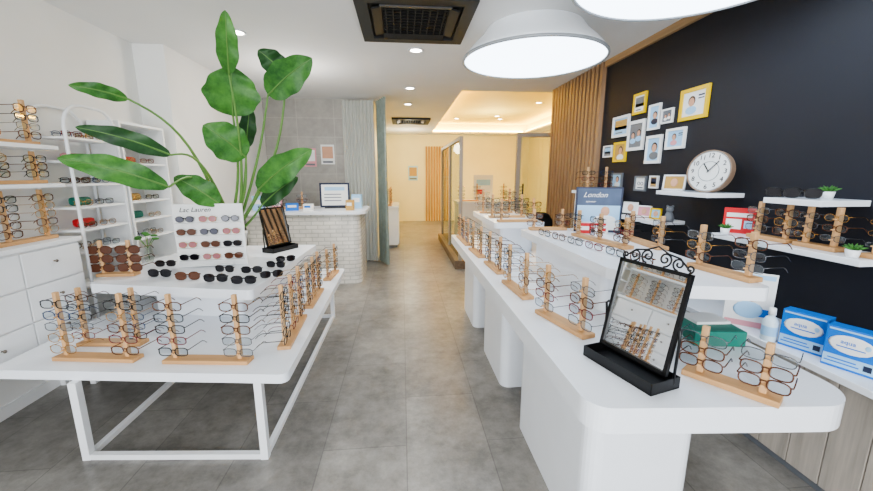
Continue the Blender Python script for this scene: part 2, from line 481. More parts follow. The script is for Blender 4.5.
MB().prism(rpoly([(-2.13, 2.62), (-.97, 2.36), (-.91, 3.93), (-2.13, 3.93)], .03), ZU - .065, ZU).build('riser_top', LAQ, t, world=True)
MB().prism(rpoly([(-1.8, 2.74), (-1.14, 2.6), (-1.07, 3.85), (-1.8, 3.85)], .03), ZL, ZU - .065).build('riser_body', LAQ, t, world=True)

stand(on_z(59, 358, ZL), on_z(139, 360, ZL), 2, 5, .36, 'tall two-post wooden stand at the left front corner of low table', "tall left-corner table stand", MIX, 1.14, edge=.055)
stand(on_z(167, 361, ZL), on_z(251, 362, ZL), 2, 5, .36, 'tall two-post wooden stand at the middle of the low table front', "tall front-middle table stand", MIX, 1.14, edge=.055)
stand(on_z(82, 344, ZL), on_z(145, 344, ZL), 2, 5, .33, 'two-post wooden stand just behind the left front corner stand', "stand behind left-corner stand", MIX, .98)
stand(on_z(284, 350, ZL), on_z(302, 317, ZL), 3, 6, .36, 'three-post wooden stand along the aisle edge of low table, nearest', "nearest aisle-edge table stand", MIX, 1.08)
stand(on_z(308, 309, ZL), on_z(320, 290, ZL), 3, 5, .33, 'three-post wooden stand along the aisle edge of low table, middle', "middle aisle-edge table stand", MIX, 1.08)
stand(on_z(327, 281, ZL), on_z(336, 271.5, ZL), 2, 4, .28, 'two-post wooden stand at the far end of low table aisle edge', "farthest aisle-edge table stand", MIX, 1.05)
stand(on_z(100, 276, ZU), on_z(138, 275, ZU), 2, 3, .24, 'short wooden stand of brown sunglasses on the riser left end', "short riser sunglasses stand", ['sunbrown', 'sun', 'sunbrown'], 1.12)

# sign board with sunglasses
p = on_z(214, 266, ZU); sb = thing('display_board', 'white display board of sunglasses standing on the riser under the plant', 'display board', p, math.radians(8))
MB().box((0, .012, .25), (.50, .02, .50), bev=.003).build('board', PAPER, sb)
MB().box((0, .03, .012), (.3, .1, .012), bev=.002).build('foot', PAPER, sb)
lettering('Lac Lauren', .05, BLK, sb, (-.09, -.0005, .455), (PI / 2, 0, 0), shear=.35)
Rm = root_matrix(sb)
rn = ['top', 'second', 'third', 'bottom']; cn = ['left', 'middle', 'right']
BK = [['sungrey', 'sunpink', 'sungrey'], ['sunbrown', 'sungrey', 'sunpink'], ['sunpink', 'sunbrown', 'sun'], ['sun', 'sunpink', 'sunbrown']]
for i in range(4):
    zz = .385 - i * .1
    MB().box((0, -.014, zz - .034), (.47, .028, .006)).build('ledge', PAPER, sb)
    for j in range(3):
        kd = BK[i][j]
        glasses(kd, Rm @ Vector((-.16 + .16 * j, -.022, zz)), sb.rotation_euler[2],
                '%s sunglasses on %s ledge, %s column of white display board' % (KINDS[kd][0], rn[i], cn[j]), 'sunglasses on the display board', .9, True)
# loose sunglasses
front = [(160, 277), (188, 280), (216, 282), (244, 284)]
back = [(166, 267), (225, 272.5), (252, 273.5), (276, 268)]
right = [(272, 278), (286, 262)]
ordn = ['first', 'second', 'third', 'fourth', 'fifth']
LK = {'front': ['sun', 'sunbrown', 'sun', 'sun'], 'rear': ['sun', 'sun', 'sun', 'sun'], 'aisle-side': ['sun', 'sun']}
for nm, row in (('front', front), ('rear', back), ('aisle-side', right)):
    for i, (a, b) in enumerate(row):
        q = on_z(a, b, ZU); q.z += .03
        kd = LK[nm][i]
        glasses(kd, q, random.uniform(-.25, .25) if nm != 'aisle-side' else .4, '%s sunglasses lying on the riser, %s from left in %s row' % (KINDS[kd][0], ordn[i], nm), 'loose sunglasses on the riser', 1.1 if nm == 'front' else 1.0, True)
# small glass vase with a cutting
q = on_z(150, 262, ZU)
v = thing('glass_vase', 'small clear glass vase with green sprig left of display board', 'vase', q)
MB().lathe([(.0, .004), (.028, .004), (.034, .04), (.026, .09), (.02, .12), (.024, .135)], 18).build('vase_body', GLASS, v, True)
for k in range(6):
    a = k * 1.05; tip = Vector((.07 * math.cos(a), .05 * math.sin(a), .2 + .02 * (k % 3)))
    MB().tube([(0, 0, .02), (0, 0, .12), tip * .8 + Vector((0, 0, .03))], .0025, 5).build('sprig_stem', STEM, v)
    MB().ball(tip, .03, (1, .6, .35), 8).build('sprig_leaf', LEAF, v, True)

# ------------------------------------------------------------------ big plant
pb = Vector((-1.52, 3.42, ZU))
pl = thing('potted_plant', 'tall broad-leaved green plant in a pot on the left riser', 'plant', pb)
MB().lathe([(0, 0), (.09, 0), (.12, .2), (.125, .22), (.11, .22), (.105, .19), (0, .19)], 24).build('pot', TERRA, pl, True)
def leaf(base, tip, wid, mat, droop=.08, fold=.3):
    ax = tip - base; L = ax.length; mid = (base + tip) / 2; view = (CAM - mid).normalized()
    side = ax.cross(view).normalized(); nrm = side.cross(ax).normalized()
    if nrm.dot(view) < 0: nrm = -nrm
    N = 28; rows = []; ribs = []; ph = random.uniform(0, 6)
    ks = [-1 + i * .25 for i in range(9)]
    for i in range(N + 1):
        u = i / N; w = wid * .5 * (math.sin(PI * min(1, u ** .82)) ** .62 if 0 < u < 1 else .015)
        c = base + ax * u + Vector((0, 0, droop * L * math.sin(PI * u))) + nrm * (.07 * L * math.sin(PI * u))
        ribs.append(c)
        rows.append([c + side * w * k * (1 + .05 * math.sin(u * 19 + ph)) + nrm * (abs(k) * w * fold + (.012 * math.sin(u * 17 + k * 2 + ph) + .004 * math.sin((u - abs(k) * .12) * 90)) * abs(k) ** .7 * min(1, w * 15)) for k in ks])
    o = MB().grid(rows).build('leaf', mat, pl, True, True)
    rb = MB().tube([c + nrm * .002 for c in ribs], [.007 * (1 - i / (N + 1)) + .001 for i in range(N + 1)], 5)
    me = rb.mesh('midrib', STEM, True); me.transform(root_matrix(pl).inverted())
    r = bpy.data.objects.new('midrib', me); C.objects.link(r); r.parent = o
def stem(end, bulge):
    a = pb + Vector((random.uniform(-.05, .05), random.uniform(-.05, .05), .19)); pts = []
    for i in range(13):
        u = i / 12; pts.append(a.lerp(end, u) + bulge * math.sin(PI * u))
    MB().tube(pts, [.014 - .007 * i / 12 for i in range(13)], 7).build('stem', STEM, pl, True, True)
LV = [((229, 74), (225, 10), 17, 2.9, 2.72, LEAF, (.06, 0, 0)),
      ((233, 116), (231, 66), 43, 3.1, 3.0, LEAF, (.06, 0, 0)),
      ((268, 95), (312, 58), 28, 3.1, 3.0, LEAF, (.05, 0, .05)),
      ((286, 75), (258, 50), 20, 3.2, 3.1, LEAFD, (.12, 0, 0)),
      ((246, 157), (203, 125), 32, 3.15, 3.0, LEAF, (.06, 0, 0)),
      ((258, 190), (312, 149), 25, 3.2, 3.1, LEAF, (.03, 0, 0)),
      ((220, 204), (174, 177), 23, 3.1, 3.0, LEAF, (0, 0, 0)),
      ((169, 187), (57, 158), 22, 2.8, 2.55, LEAF, (0, 0, .25)),
      ((171, 155), (75, 127), 16, 2.9, 2.65, LEAFD, (0, 0, .25)),
      ((128, 99), (68, 85), 12, 2.85, 2.65, LEAF, (.05, 0, .22)),
      ((262, 205), (298, 177), 17, 3.4, 3.35, LEAFD, (.02, 0, 0)),
      ((246, 148), (250, 106), 14, 3.45, 3.4, LEAFD, (.04, 0, 0))]
for b_, t_, w_, y0, y1, m_, bl in LV:
    b3 = on_y(b_[0], b_[1], y0); t3 = on_y(t_[0], t_[1], y1)
    leaf(b3, t3, w_ / F * y0 * 1.02, m_, droop=.04)
    stem(b3, Vector(bl))

# ------------------------------------------------------------------ table mirrors
def mirror(loc, rz, label, tilt=-.2):
    r = thing('table_mirror', label, 'mirror', loc, rz, 'black scroll-topped table mirrors')
    b = MB(); b.box((0, 0, .003), (.32, .14, .006))
    for s_ in (-1, 1):
        b.box((s_ * .158, 0, .022), (.004, .14, .044)); b.box((0, s_ * .068, .022), (.32, .004, .044))
    b.build('base_tray', BLK, r)
    Tm = Matrix.Translation((0, .01, .05)) @ Matrix.Rotation(tilt, 4, 'X')
    w, h = .30, .37
    for s_ in (-1, 1):
        MB().tube([(s_ * .156, .04, .02), (s_ * .16, .04, .18), (s_ * .16, .035, .22), (s_ * .152, .042, .23)], .005, 8).build('side_post', BLK, r, True)
    fb = MB()
    fb.box((0, 0, .007), (w, .014, .014)); fb.box((0, 0, h - .007), (w, .014, .014))
    for s_ in (-1, 1): fb.box((s_ * (w / 2 - .007), 0, h / 2), (.014, .014, h))
    fb.box((0, .006, h / 2), (w - .01, .003, h - .01))
    me = fb.mesh('frame', BLK); me.transform(Tm); put('frame', me, r)
    me = MB().box((0, .002, h / 2), (w - .028, .003, h - .028)).mesh('mirror_glass', MIRR); me.transform(Tm); put('mirror_glass', me, r)
    ob = MB()
    for s_ in (-1, 1):
        for cx, cz, rad, flip, tn in ((.036, .03, .028, 1, 22), (.09, .024, .024, -1, 20), (.132, .016, .015, 1, 18)):
            pts = []
            for i in range(tn):
                a = flip * i * .45 - PI / 2; q = rad * (1 - i / (tn + 4))
                pts.append((s_ * (cx + q * math.cos(a)), 0, h + cz + q * math.sin(a)))
            ob.tube(pts, .0035, 5)
    ob.tube([(-.14, 0, h + .004), (-.09, 0, h + .045), (-.045, 0, h + .052), (0, 0, h + .072), (.045, 0, h + .052), (.09, 0, h + .045), (.14, 0, h + .004)], .0035, 5)
    me = ob.mesh('scroll_top', BLK, True); me.transform(Tm); put('scroll_top', me, r)
    return r
ZC, ZT = .75, 1.05
mirror((.86, 1.25, ZC), math.radians(-74), 'black table mirror with scroll top at the near end of right counter')
mirror(tuple(on_z(281, 250, ZU)), math.radians(62), 'black table mirror with scroll top at back of the left riser')

# ------------------------------------------------------------------ right counter
t = thing('display_counter', 'long white display counter on rounded pedestals right of the aisle', 'counter', (1, 2.8, 0))
MB().prism(rpoly([(.6, 1.03), (1.54, .96), (1.64, 4.55), (.6, 4.55)], [.09, .15, .03, .03], 10), ZC - .095, ZC).build('counter_top', LAQ, t, world=True)
for y0, y1, x1 in ((1.16, 1.98, 1.12), (2.35, 2.98, 1.05), (3.4, 4.0, 1.05)):
    MB().prism(rrect(.68, y0, x1, y1, .06), 0, ZC - .095).build('pedestal', LAQ, t, world=True)
def riser(poly, body, label):
    c = sum((Vector(q) for q in poly), Vector((0, 0))) / len(poly)
    t = thing('counter_riser', label, 'display riser', (c.x, c.y, ZC))
    MB().prism(rpoly(poly, .04), ZT - .055, ZT).build('riser_top', LAQ, t, world=True)
    MB().prism(rpoly(body, .04), ZC, ZT - .055).build('riser_body', LAQ, t, world=True)
riser([(1.12, 1.37), (1.48, 1.29), (1.68, 2.98), (.97, 2.98), (.99, 1.68)], [(1.08, 1.85), (1.4, 1.85), (1.45, 2.9), (1.08, 2.9)],
      'white raised shelf on the counter behind the near mirror')
riser([(.86, 3.38), (1.35, 3.38), (1.35, 4.5), (.86, 4.5)], [(.95, 3.5), (1.28, 3.5), (1.28, 4.4), (.95, 4.4)], 'white raised shelf at the far end of right counter')
AZ = lambda x, y: on_z(x, y, ZC)
TZ = lambda x, y: on_z(x, y, ZT)
CV = lambda x, y: Vector((x, y, ZC))
TV = lambda x, y: Vector((x, y, ZT))
stand(AZ(540, 312), AZ(589, 339), 2, 4, .26, 'two-post wooden stand just beyond the near mirror on counter edge', "counter stand beside near mirror", MIX, 1.1, edge=.05)
stand(CV(.72, 2.46), CV(.75, 2.08), 2, 4, .26, 'second wooden stand from the near mirror along the counter edge', "second counter-edge stand from mirror", MIX, 1.12, edge=.05)
stand(CV(.72, 3.04), CV(.74, 2.66), 2, 4, .26, 'third wooden stand from the near mirror along the counter edge', "third counter-edge stand from mirror", MIX, 1.12, edge=.05)
stand(CV(.69, 3.62), CV(.71, 3.22), 2, 4, .26, 'fourth wooden stand from the near mirror along the counter edge', "fourth counter-edge stand from mirror", MIX, 1.12, edge=.05)
stand(CV(.68, 4.40), CV(.69, 3.80), 3, 4, .26, 'wooden stand at the far end of the right counter edge', "farthest counter-edge stand", MIX, 1.12, edge=.05)
stand(AZ(684, 371), AZ(781, 405), 2, 3, .18, 'low wooden stand on the counter right of the near mirror', "low stand right of mirror", ['grey', 'gold', 'gold', 'tort'], 1.02, edge=.05)
stand(TV(.90, 3.44), TV(1.28, 3.44), 2, 3, .2, 'wooden stand at front of the far counter riser', "far riser front stand", MIX)
stand(TV(.90, 3.80), TV(1.28, 3.80), 2, 3, .22, 'wooden stand in the middle of the far counter riser', "far riser middle stand", MIX)
stand(TV(.90, 4.25), TV(1.28, 4.25), 2, 4, .26, 'wooden stand at back of the far counter riser', "far riser back stand", MIX)
stand(TZ(692, 266), TZ(756, 283), 2, 3, .19, 'wooden stand of clear eyeglasses on the near counter riser', "near riser stand", ['grey', 'gold', 'grey', 'tort'], .98)
stand(TV(1.03, 2.92), TV(1.33, 2.90), 2, 2, .15, 'low wooden stand at back left of the near counter riser', "near riser back stand", MIX, .95, folded=True)
stand(TV(1.58, 2.44), TV(1.55, 2.04), 2, 3, .18, 'wooden stand along the right edge of the near riser', "near riser right-edge stand", ['grey', 'gold', 'tort', 'black'], .98)
stand(TV(1.28, 2.62), TV(1.36, 2.08), 3, 3, .17, 'low three-post wooden stand in the middle of the near riser', "near riser middle stand", ['black', 'tort', 'gold', 'black', 'wine'], 1.0, folded=True)
on6 = ['first', 'second', 'third', 'fourth', 'fifth', 'sixth']
P0, P1, n_, ks = (1.04, 2.62), (1.21, 1.74), 6, ['black', 'tort', 'black', 'wine', 'black', 'tort']
d_ = Vector((P1[0] - P0[0], P1[1] - P0[1])); rz = math.atan2(d_.y, d_.x)
for i in range(n_):
    q = Vector((*P0, ZT + .025)).lerp(Vector((*P1, ZT + .025)), i / (n_ - 1))
    glasses(ks[i], q, rz, '%s eyeglasses lying along the near riser edge, %s from left' % (KINDS[ks[i]][0], on6[i]), 'eyeglasses lying on the near riser', 1.08, True)
# poster on riser
po = thing('counter_poster', 'navy and white poster with white heading standing on the near riser', 'poster', (1.52, 2.76, ZT), -.35)
MB().box((0, .01, .175), (.34, .016, .35), bev=.002).build('poster_board', NAVY, po)
MB().box((0, .001, .18), (.31, .004, .32)).build('poster_photo', SLATE, po)
MB().box((0, -.0005, .115), (.31, .004, .19)).build('poster_panel', SKYB, po)
MB().ball((.05, -.002, .165), .034, (1, .08, 1.15)).build('poster_figure', SKIN, po, True)
MB().ball((.05, -.001, .1), .072, (1.2, .08, .5)).build('poster_figure', PAPER, po, True)
MB().box((0, -.002, .05), (.31, .003, .06)).build('poster_figure', PAPER, po)
MB().box((-.04, -.0035, .06), (.21, .003, .022)).build('poster_figure', RED, po)
MB().box((-.06, -.0035, .034), (.15, .003, .012)).build('poster_figure', RED, po)
lettering('London', .056, PAPER, po, (-.03, -.0015, .29), (PI / 2, 0, 0), shear=.4)
lettering('eyewear', .022, PAPER, po, (-.06, -.0015, .24), (PI / 2, 0, 0), shear=.4)
for dx, dy, hh_, mm, lb in ((-.10, -.07, .075, RED, 'small red carton with white label in front of navy poster'), (.02, -.075, .06, PAPER, 'small white carton with red label in front of navy poster')):
    o = thing('small_carton', lb, 'box', Matrix.Translation((1.52, 2.76, ZT)) @ Matrix.Rotation(-.35, 4, 'Z') @ Vector((dx, dy, 0)), -.3, 'little cartons by the poster')
    MB().box((0, 0, hh_ / 2), (.09, .045, hh_), bev=.002).build('carton', mm, o)
    MB().box((0, -.0235, hh_ * .55), (.06, .002, hh_ * .4)).build('printed_area', PAPER if mm is RED else RED, o)
# box and papers by the near riser
o = MB().box((0, 0, .035), (.22, .2, .07), bev=.004).build('card_box', TEALB); o.location = (1.40, 1.50, ZC); o.rotation_euler = (0, 0, -.15)
tag(o, 'flat teal card box on the counter under the near riser', 'box')
o = MB().box((0, 0, .006), (.16, .12, .012)).build('paper_stack', PAPER); o.location = (1.42, 1.54, ZC + .0705); o.rotation_euler = (0, 0, -.05)
tag(o, 'thin stack of white papers on the teal card box', 'paper')
# pedestal with a stand behind the poster
pd = thing('display_pedestal', 'tall white display pedestal behind the navy counter poster', 'pedestal', (2.02, 3.75, 0))
MB().prism(rrect(-.16, -.14, .16, .14, .02), 0, 1.3).build('column', WHITE, pd)
MB().prism(rrect(-.19, -.17, .19, .17, .02), 1.3, 1.33).build('pedestal_top', LAQ, pd)
stand(Vector((1.86, 3.75, 1.33)), Vector((2.18, 3.75, 1.33)), 2, 3, .22, 'wooden stand on the tall white pedestal behind the poster', "stand on tall pedestal", MIX, 1.0, edge=.06)

# ------------------------------------------------------------------ right wall shelves and things
def yx(px, x): return on_x(px, 200, x).y
def wshelf(p0, p1, z, label, xf=1.98, xb=XR):
    tag(MB().span((xf, yx(p1, xb), z - .03), (XR, yx(p0, xf), z), bev=.003).build('wall_shelf', LAQ), label, 'shelf', 'white shelves on the black wall')
SU, SLO = 1.375, 1.13
wshelf(655, 744, SU, 'white wall shelf below the clock on the black wall')
wshelf(763, 872, SU, 'white upper wall shelf nearest the camera on black wall')
wshelf(605, 688, SLO, 'white lower wall shelf left of the clock, farthest on black wall')
wshelf(716, 930, SLO, 'white lower wall shelf nearest the camera, holding eyeglass stands')
tag(MB().span((1.86, -1.2, .612), (XR, 2.4, .645), bev=.003).build('wall_ledge', LAQ), 'white ledge along the wood cladding under the black wall', 'ledge')
def ws(p0, p1, z, n, lv, h, label, desc):
    stand(Vector((2.09, yx(p0, 2.09), z)), Vector((2.09, yx(p1, 2.09), z)), n, lv, h, label, desc, ['grey', 'gold', 'tort', 'gold', 'grey'], .97)
ws(757, 799, SLO, 2, 3, .19, 'wooden stand on the near lower wall shelf, beside red card', "lower-shelf stand beside red card")
ws(806, 852, SLO, 2, 3, .19, 'wooden stand in the middle of the near lower wall shelf', "middle lower-shelf wall stand")
ws(878, 926, SLO, 2, 3, .19, 'wooden stand at the right end of near lower wall shelf', "right lower-shelf wall stand")
for i, a in enumerate((782, 801)):
    glasses('sun', Vector((2.06, yx(a, 2.06), SU + .028)), -1.0, 'black sunglasses on near upper wall shelf, %s' % ['farther pair', 'nearer pair'][i], 'sunglasses on the upper wall shelf', 1.0, True)
def potted(loc, s, label):
    r = thing('potted_succulent', label, 'plant', loc, 0, 'small potted succulents')
    MB().lathe([(0, 0), (.03 * s, 0), (.038 * s, .05 * s), (.03 * s, .05 * s), (0, .045 * s)], 14).build('pot', WHITE, r, True)
    b = MB()
    for k in range(12):
        a = k * 2.4; rr = .015 + .0025 * k
        b.tube([(0, 0, .045 * s), (rr * s * math.cos(a), rr * s * math.sin(a), (.075 - .001 * k) * s), (1.6 * rr * s * math.cos(a), 1.6 * rr * s * math.sin(a), (.092 - .002 * k) * s)], [.006 * s, .008 * s, .001], 5)
    b.build('foliage', LEAF, r, True)
potted((2.16, yx(822, 2.16) - .02, SU), .75, 'tiny succulent in white pot on the near upper wall shelf')
potted((2.02, yx(864, 2.02), SLO), .7, 'small succulent in white pot between lower wall shelf stands')
potted((2.03, yx(716, 1.98) - .045, SLO), .7, 'small succulent in white pot left of the red card')
def card(px, z, w, h, x, mat, label, rz=-.9, bars=(), name='display_card'):
    r = thing(name, label, 'card', (x, yx(px, x), z), rz)
    MB().box((0, 0, h / 2), (w, .008, h), bev=.001).build('card_panel', mat, r)
    MB().box((0, .02, .004), (w * .5, .05, .008)).build('card_foot', mat, r)
    for (bx, bz, bw, bh, bm) in bars:
        MB().box((bx * w, -.0045, bz * h), (bw * w, .002, bh * h)).build('printed_area', bm, r)
    return r
card(742, SLO, .16, .16, 2.12, RED, 'red and white promotional card standing on near lower wall shelf', -.9,
     [(0, .72, .8, .16, PAPER), (-.15, .36, .5, .4, PAPER), (.3, .36, .25, .3, SKYB)])
cd = card(766, .645, .21, .32, 1.93, PAPER, 'white illustrated leaflet with a portrait left of lens solution bottle', -.75,
          [(0, .07, .92, .1, PINK), (0, .93, .92, .08, SKYB), (-.28, .8, .3, .04, NAVY), (-.28, .73, .22, .03, GREYF), (.33, .3, .2, .14, BLUE)])
MB().ball((.01, -.0055, .2), .044, (1, .05, 1.0)).build('printed_hair', HAIR, cd, True)
MB().ball((.01, -.007, .192), .032, (.9, .06, 1.15)).build('printed_face', SKIN, cd, True)
MB().ball((0, -.005, .105), .066, (1, .05, .75)).build('printed_shoulders', SKYB, cd, True)
bt = thing('solution_bottle', 'small pale bottle with blue label left of blue boxes', 'bottle', (1.90, yx(793, 1.90), .645))
MB().lathe([(0, 0), (.032, 0), (.034, .01), (.034, .1), (.022, .125), (.014, .13), (.014, .14), (0, .14)], 18).build('bottle_body', PALEB, bt, True)
MB().lathe([(0, .14), (.017, .14), (.015, .175), (0, .178)], 14).build('cap', PAPER, bt, True)
MB().lathe([(.0347, .03), (.0347, .08)], 18).build('bottle_label', SKYB, bt, True)
def bluebox(px, label):
    x = 1.97; y = yx(px, x); w, d, h = .17, .07, .19
    r = thing('lens_box', label, 'box', (x, y, .645), -1.2, 'blue lens boxes on the ledge')
    MB().box((0, 0, h / 2), (w, d, h), bev=.002).build('carton', BLUE, r)
    f = -d / 2 - .0005
    MB().box((0, f, .036), (w * .96, .002, .05)).build('printed_band', SKYB, r)
    MB().box((0, f, .178), (w * .9, .002, .008)).build('printed_band', SKYB, r)
    MB().ball((0, f, .118), w * .44, (1, .02, .56)).build('printed_oval', PAPER, r, True)
    lettering('aqua', .026, BLUE, r, (-.01, f - .0025, .128), (PI / 2, 0, 0))
    MB().box((0, f - .0025, .106), (.09, .002, .004)).build('printed_line', BLUE, r)
    MB().ball((.05, f - .002, .125), .009, (1, .1, 1.3)).build('printed_drop', SKYB, r, True)
    for k in range(2):
        MB().box((-.02, f - .0015, .028 + .015 * k), (.11 - .02 * k, .002, .005)).build('printed_line', BLUE, r)
    MB().box((.06, f - .0015, .036), (.025, .002, .025)).build('printed_line', NAVY, r)
bluebox(832, 'blue and white lens box on ledge, beside the pale bottle')
bluebox(888, 'blue and white lens box on ledge, nearest the right frame edge')

# framed pictures
def pframe(x0, y0, x1, y1, fm, pm, figm, style, label, xw=XR):
    cx, cy = (x0 + x1) / 2, (y0 + y1) / 2; X = xw - .012
    a = on_x(x0, cy, X); b = on_x(x1, cy, X); w = abs(a.y - b.y) * .95; c = on_x(cx, cy, X)
    h = abs(on_x(cx, y0, X).z - on_x(cx, y1, X).z)
    h = max(.05, h * .9)
    r = thing('picture_frame', label, 'picture frame', (xw, c.y, c.z), -PI / 2, 'framed pictures on the black wall')
    e = min(w, h) * .12
    b = MB()
    for s_ in (-1, 1):
        b.box((s_ * (w / 2 - e / 2), -.009, 0), (e, .018, h)); b.box((0, -.009, s_ * (h / 2 - e / 2)), (w - 2 * e, .018, e))
    b.build('frame', fm, r)
    pr = MB().box((0, -.006, 0), (w - 2 * e, .006, h - 2 * e)).build('print', pm, r)
    m = min(w, h); iw, ih = w - 2 * e, h - 2 * e
    def person(ox, oz, k):
        MB().ball((ox, -.0092, oz + m * .04 * k), m * .19 * k, (1, .03, 1.05)).build('printed_hair', HAIR, pr, True)
        MB().ball((ox, -.0105, oz), m * .15 * k, (1, .03, 1.15)).build('printed_face', SKIN, pr, True)
        MB().ball((ox, -.0098, oz - m * .32 * k), m * .3 * k, (1, .03, .55)).build('printed_shoulders', figm, pr, True)
    def band(bx, bz, bw, bh, mm, n='printed_area'):
        MB().box((bx * iw, -.0095, bz * ih), (bw * iw, .001, bh * ih)).build(n, mm, pr)
    if style == 0: person(m * .05, h * .05, 1.0)
    elif style == 1:
        person(-m * .1, h * .06, .8); band(.3, .3, .25, .06, NAVY, 'printed_line'); band(.3, .18, .25, .04, NAVY, 'printed_line')
    elif style == 2:
        person(-m * .17, 0, .6); person(m * .17, h * .06, .6)
    elif style == 3:
        band(0, .12, .86, .55, figm); band(0, -.1, .86, .2, HAIR); band(-.1, -.38, .5, .07, GREYF, 'printed_line')
    else:
        for s_ in (-1, 1): MB().tube([(s_ * m * .16 + m * .12 * math.cos(k * .52), -.0095, m * .1 * math.sin(k * .52)) for k in range(12)], m * .018, 5, True).build('printed_spectacles', figm, pr)
        band(0, -.36, .6, .08, figm, 'printed_line')
FR = [(633, 92, 646, 115, YEL, PAPER, GREYF, 3, 'small yellow framed picture at the top left of the picture group'),
      (648, 103, 660, 131, PAPER, SKYB, NAVY, 0, 'white framed narrow portrait with navy clothing in upper group'),
      (661, 108, 673, 124, PAPER, GREYF, PAPER, 2, 'small white framed grey photo beside the large yellow frame'),
      (679, 86, 708, 121, YEL, PAPER, SKYB, 1, 'largest yellow framed picture, at top right of group'),
      (612, 115, 629, 138, PAPER, SKYB, GOLDP, 3, 'white framed pale blue picture at the group left edge'),
      (627, 119, 644, 152, PAPER, GREYF, SKYB, 2, 'tall white framed grey picture in the group middle'),
      (645, 134, 661, 165, PAPER, SKYB, GREYF, 0, 'tall white framed pale blue portrait below group middle'),
      (665, 127, 685, 150, PAPER, SKYB, PINK, 1, 'white framed picture with pink clothing under the yellow frame'),
      (613, 141, 626, 163, YEL, GOLDP, PAPER, 0, 'small yellow framed ochre picture low on the left'),
      (603, 145, 612, 158, PAPER, GREYF, SKYB, 3, 'tiny white framed picture, leftmost on the black wall'),
      (634, 175, 646, 192, GREYF, PAPER, NAVY, 4, 'small grey framed picture hanging left of wall shelf below clock'),
      (649, 175, 658, 189, PAPER, GOLDP, NAVY, 3, 'tiny white framed ochre picture under the group middle'),
      (611, 172, 622, 189, GREYF, SKYB, PAPER, 0, 'small grey framed blue picture under the leftmost yellow frame')]
for f in FR: pframe(*f)
def sframe(px0, px1, z, h, fm, pm, label, x=2.1):
    r = thing('photo_stand', label, 'photo frame', (x, (yx(px0, x) + yx(px1, x)) / 2, z), -1.1, 'standing photo frames', -.12)
    w = abs(yx(px0, x) - yx(px1, x)) * .95
    b = MB(); e = .012
    for s_ in (-1, 1):
        b.box((s_ * (w / 2 - e / 2), 0, h / 2), (e, .014, h)); b.box((0, 0, h / 2 + s_ * (h / 2 - e / 2)), (w, .014, e))
    b.build('frame', fm, r); MB().box((0, .002, h / 2), (w - e, .006, h - e)).build('print', pm, r)
    MB().ball((0, -.002, h * .5), min(w, h) * .22, (1, .08, 1.2)).build('printed_figure', SKIN, r, True)
sframe(664, 680, SU, .12, PAPER, GOLDP, 'small white standing photo frame on the shelf left of clock')
sframe(625, 637, SLO, .13, BLK, PAPER, 'black standing photo frame on the farthest lower wall shelf')
sframe(640, 650, SLO, .1, PAPER, PINK, 'white standing photo frame with pink print, farthest lower wall shelf')
sframe(653, 661, SLO, .09, YEL, SKYB, 'little yellow standing photo frame on the farthest lower wall shelf')
# clock
q = on_x(708, 171, 2.08)
ck = thing('round_clock', 'round clock with numbered white face and thin wooden rim leaning on shelf', 'clock', (2.08, q.y, SU), -1.25, None, -.12)
R_ = .143
Rot = Matrix.Translation((0, 0, R_)) @ Matrix.Rotation(PI / 2, 4, 'X')
def cput(mb, name, mat, sm=False):
    me = mb.mesh(name, mat, sm); me.transform(Rot); put(name, me, ck)
cput(MB().lathe([(0, -.03), (R_, -.03), (R_, .018), (R_ - .004, .020), (R_ - .006, .012)], 48), 'rim', BROWN, False)
cput(MB().lathe([(R_ - .005, .012), (0, .012)], 48), 'clock_face', CLKF)
for k in range(12):
    a = k * PI / 6
    lettering(str(k if k else 12), .044, BLK, ck, (.106 * math.sin(a), -.0128, R_ + .106 * math.cos(a)), (PI / 2, 0, 0), 'numeral')
cput(MB().tube([(R_ * .46 * math.cos(k * PI / 16), R_ * .46 * math.sin(k * PI / 16), .0132) for k in range(32)], .0015, 4, True), 'dial_ring', GREYF)
cput(MB().tube([(R_ * .93 * math.cos(k * PI / 24), R_ * .93 * math.sin(k * PI / 24), .0132) for k in range(48)], .0015, 4, True), 'dial_ring', GREYF)
cput(MB().box((-.018, .025, .016), (.006, .07, .002), (0, 0, .62)), 'hour_hand', BLK)
cput(MB().box((.026, .03, .018), (.0045, .1, .002), (0, 0, -.7)), 'minute_hand', BLK)
def figurine(px, z, label, m, s=1):
    r = thing('figurine', label, 'figurine', (2.08, yx(px, 2.08), z), -1.0, 'little figurines on wall shelves')
    MB().lathe([(0, 0), (.032 * s, 0), (.036 * s, .03 * s), (.022 * s, .075 * s), (0, .08 * s)], 14).build('body', m, r, True)
    MB().ball((0, 0, .098 * s), .027 * s).build('head', m, r, True)
    for s_ in (-1, 1): MB().ball((s_ * .018 * s, 0, .122 * s), .01 * s).build('ear', m, r, True)
figurine(671, SLO, 'small grey figurine on the right of farthest lower wall shelf', GREYF)
figurine(614, SLO, 'small white figurine on the left end of farthest lower wall shelf', PAPER)

